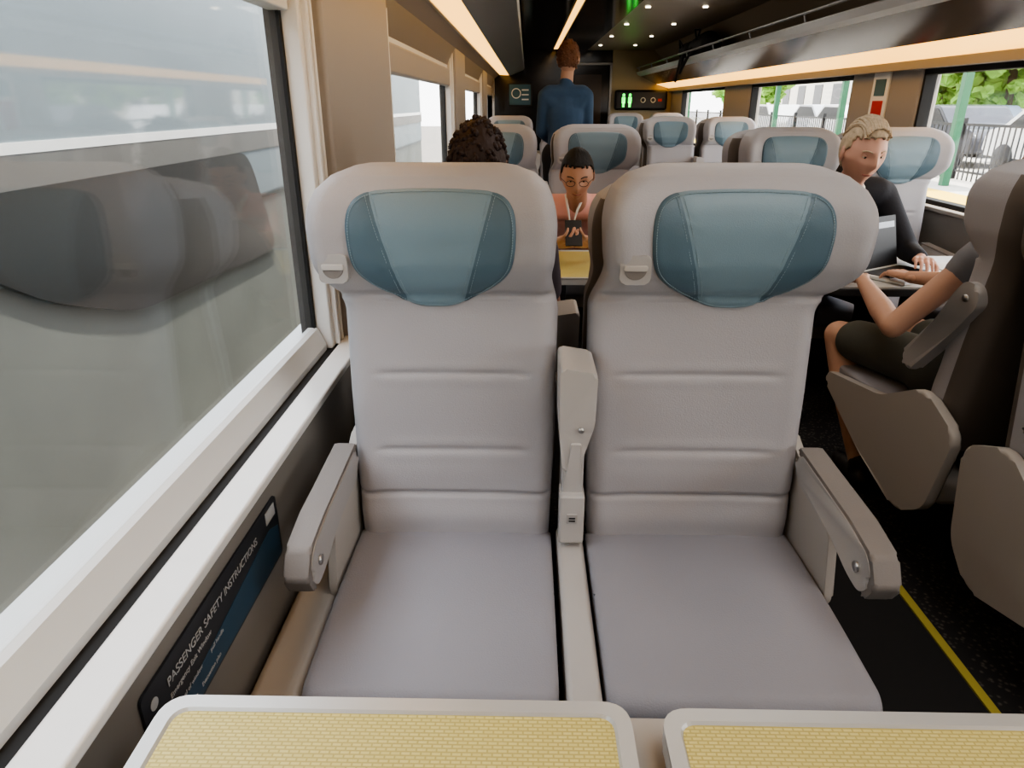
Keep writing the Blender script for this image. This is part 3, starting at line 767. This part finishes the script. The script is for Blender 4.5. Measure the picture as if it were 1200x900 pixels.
person('seated_passenger_curly_hair',dict(front=(0,1,0),hip=(-.16,2.10,.575),chest=(-.16,2.10,.88),neck=(-.16,2.12,1.08),head=(-.146,2.15,1.235),sh=[(.04,2.10,1.0),(-.36,2.10,1.0)],el=[(.085,2.22,.76),(-.39,2.25,.76)],wr=[(.03,2.50,.79),(-.30,2.50,.79)],
 hand=[((-.2,1,0),(0,0,-1),-1,.5),((.2,1,0),(0,0,-1),1,.5)],knee=[(-.02,2.58,.57),(-.30,2.58,.57)],ank=[(-.02,2.55,.08),(-.30,2.55,.08)],skin=SK3,shirt=GR,pants=TR,sleeve=.6,
 hd=(math.pi,0,SK3,HD),hk=dict(curly=.10,style='long',scale=1.04)))
person('standing_man',dict(front=(0,1,0),girth=.92,hip=(.31,6.02,1.0),chest=(.31,6.0,1.34),neck=(.31,6.02,1.56),head=(.325,6.05,1.745),sh=[(.475,6.0,1.47),(.145,6.0,1.47)],el=[(.50,6.07,1.20),(.12,6.07,1.20)],wr=[(.42,6.28,1.10),(.20,6.28,1.12)],
 hand=[((-.5,.7,0),(-.5,0,-.5),-1,.6),((.5,.7,0),(.5,0,-.5),1,.6)],knee=[(.41,6.04,.54),(.21,6.04,.54)],ank=[(.42,6.02,.08),(.20,6.02,.08)],skin=SK1,shirt=DN,pants=TR,sleeve=1.9,
 hd=(math.pi-.2,.1,SK1,HBr),hk=dict(style='short',curly=.07,scale=1.08)))

# ---------- exterior ----------
M['grnd']=mat('track_bed',(120,114,106),.9,bump=.6,bscale=12,var=.2,vscale=3)
M['conc']=mat('platform_concrete',(205,200,190),.85,var=.06,vscale=2)
M['train']=mat('train_body_silver',(112,122,126),.5,var=.15,vscale=.8)
M['trainlow']=mat('train_body_lower',(96,99,94),.6,var=.35,vscale=1.2)
M['tdark']=mat('train_window_dark',(44,42,40),.3)
M['tband']=mat('train_band_taupe',(98,96,92),.5)
M['ty']=mat('tactile_yellow',(235,196,70),.7)
box('ground',(-14,-20,-1.2),(60,90,-1.1),M['grnd'])
tr=empty('neighbouring_train')
box('body_side',(-3.6,-8,.62),(-2.32,16,2.75),M['train'],tr,.08)
box('lower_skirt',(-3.6,-8,-.85),(-2.345,16,.70),M['trainlow'],tr,.02)
box('white_stripe',(-2.34,-8,1.20),(-2.312,16,1.25),M['white'],tr)
box('grey_band',(-2.34,-8,1.05),(-2.314,16,1.20),M['tband'],tr)
prism('cab_window',roundpoly([(2.2,1.05),(5.9,1.05),(6.3,.18),(3.9,.26),(3.2,.50),(2.6,.85)],.2,6),'x',-2.34,-2.308,M['tdark'],tr)
for y in (-1,1.2,7,8.6): box('panel_joint',(-2.335,y,.72),(-2.317,y+.02,2.6),M['trainlow'],tr)
for y in (-4,0,11): box('bogie',(-3.4,y,-1.1),(-2.5,y+1.6,-.6),M['dark'],tr,.03)
pf=empty('station_platform'); box('platform_slab',(6.3,-10,-1.1),(26,90,-.05),M['conc'],pf); box('tactile_edge',(6.35,-10,-.05),(7.5,90,-.035),M['ty'],pf)
bm=bmesh.new()
def bx(lo,hi):
    c=[(a+b)/2 for a,b in zip(lo,hi)]; d=[b-a for a,b in zip(lo,hi)]
    bmesh.ops.create_cube(bm,size=1,matrix=Matrix.Translation(c)@Matrix.Diagonal((d[0],d[1],d[2],1)))
for y in np.arange(8,45,.16): bx((9.0,y,-.05),(9.02,y+.025,1.05))
bx((8.99,8,1.0),(9.03,45,1.05)); bx((8.99,8,.1),(9.03,45,.14))
for y in np.arange(8,45,2.4): bx((8.97,y,-.05),(9.05,y+.08,1.15))
fe=empty('iron_fence'); obj('fence_bars',bm2me('fence',bm),M['black'],fe,False)
def car(x,y,col,rz=0):
    e=empty('parked_car',(x,y,-.05),(0,0,rz)); m=mat('car_paint',col,.25)
    body=roundpoly([(-2.1,.35),(-2.15,.75),(-1.9,.9),(-1.0,.98),(-.45,1.42),(.9,1.45),(1.6,1.0),(2.1,.92),(2.15,.4)],.12,4)
    prism('car_body',body,'x',-.85,.85,m,e,.08,3,True)
    win=roundpoly([(-.85,1.0),(-.40,1.36),(.85,1.38),(1.4,1.02)],.05,3); prism('car_windows',win,'x',-.86,.86,M['black'],e)
    for a in (-1.35,1.35):
        for s in (-.78,.78): obj('wheel',cyl_me('wheel',.33,.2,'x',(s,a,.33)),M['black'],e)
for i,(x,y,c) in enumerate([(11.2,14.5,(235,235,235)),(11.4,19.5,(60,62,70)),(13.4,17.5,(225,225,225)),(11,24.5,(230,230,232)),(12,29.5,(180,182,188)),(12,35,(200,200,200)),(14,23,(90,100,116))]): car(x,y,c)
M['leaf']=mat('foliage',(112,152,60),.8,bump=1,bscale=6,var=.5,vscale=5); M['bark']=mat('bark',(80,62,48),.9); M['gpost']=mat('green_paint',(40,104,72),.5); M['roof']=mat('canopy_roof',(196,196,190),.6)
def tree(x,y,h,r):
    e=empty('street_tree',(x,y,-.05)); rn=random.Random(int(x*13+y))
    tube('trunk',[(0,0,0),(.05,0,h*.5),(0,.1,h)],.13,M['bark'],e)
    bm=bmesh.new()
    for k in range(300):
        d=Vector((rn.gauss(0,1),rn.gauss(0,1),rn.gauss(0,.7))).normalized()*r*rn.uniform(.4,1)
        mt=Matrix.Translation(d+Vector((0,0,h)))@Matrix.Rotation(rn.random()*6,4,'Z')@Matrix.Diagonal((r*.12,r*.11,r*.08,1))
        bmesh.ops.create_icosphere(bm,subdivisions=2,radius=1,matrix=mt)
    for v in bm.verts: v.co+=Vector((rn.uniform(-1,1),rn.uniform(-1,1),rn.uniform(-1,1)))*.05*r
    obj('foliage',bm2me('foliage',bm),M['leaf'],e,False)
for a in ((16,25,3.0,2.2),(17,31,3.2,2.4),(19,38,3.4,2.6),(15,50,3.2,2.6),(20,29,3.6,2.4)): tree(*a)
cn=empty('platform_canopy')
for y in (13.8,19.0,24,30,37):
    box('canopy_post',(8.0,y,-.05),(8.14,y+.14,2.9),M['gpost'],cn,.01)
    tube('canopy_brace',[(8.07,y+.07,2.2),(8.07,y+.8,2.85)],.04,M['gpost'],cn)
box('canopy_roof',(7.4,12,2.9),(9.0,45,3.05),M['roof'],cn,.02)
b=empty('station_building'); M['bld']=mat('building_pale',(214,208,196),.8,var=.05,vscale=1)
box('building_wall',(26,20,-.05),(32,80,5),M['bld'],b)
for y in np.arange(22,78,4): box('building_window',(25.95,y,1.2),(26.05,y+1.8,3),M['tdark'],b)

# ---------- light ----------
w=bpy.data.worlds.new('World'); bpy.context.scene.world=w; w.use_nodes=True; nt=w.node_tree; bg=nt.nodes['Background']
tc=nt.nodes.new('ShaderNodeTexCoord'); sp=nt.nodes.new('ShaderNodeSeparateXYZ'); r=nt.nodes.new('ShaderNodeValToRGB')
nt.links.new(tc.outputs['Generated'],sp.inputs[0]); nt.links.new(sp.outputs['Z'],r.inputs[0]); r.color_ramp.elements[0].color=(.98,.98,1,1); r.color_ramp.elements[1].color=(.80,.88,1,1)
nt.links.new(r.outputs[0],bg.inputs[0]); bg.inputs[1].default_value=6.5
su=bpy.data.lights.new('sun','SUN'); su.energy=12; su.angle=.03; su.color=(1,.95,.86)
so=bpy.data.objects.new('sun',su); C.objects.link(so); so.rotation_euler=Vector((.22,-.30,1)).to_track_quat('Z','Y').to_euler()
for y,en in ((-1.4,12),(.6,12),(2.6,9),(4.8,8),(7.2,7),(9.8,6)):
    a=bpy.data.lights.new('ceiling_fill','AREA'); a.shape='RECTANGLE'; a.size=.9; a.size_y=1.2; a.energy=en; a.color=(1,.95,.9)  # fill lights added under the ceiling to brighten the cabin
    o=bpy.data.objects.new('ceiling_fill',a); C.objects.link(o); o.location=(.85,y,2.185)
try: bpy.context.scene.view_settings.look='AgX - Medium High Contrast'
except Exception: pass
cam=bpy.data.cameras.new('camera'); co=bpy.data.objects.new('camera',cam); C.objects.link(co)
cam.lens=24; cam.sensor_width=36; cam.clip_start=.02; cam.clip_end=300
co.location=(0,0,1.41); co.rotation_euler=(math.radians(90-22.29),0,math.radians(1.19))
bpy.context.scene.camera=co
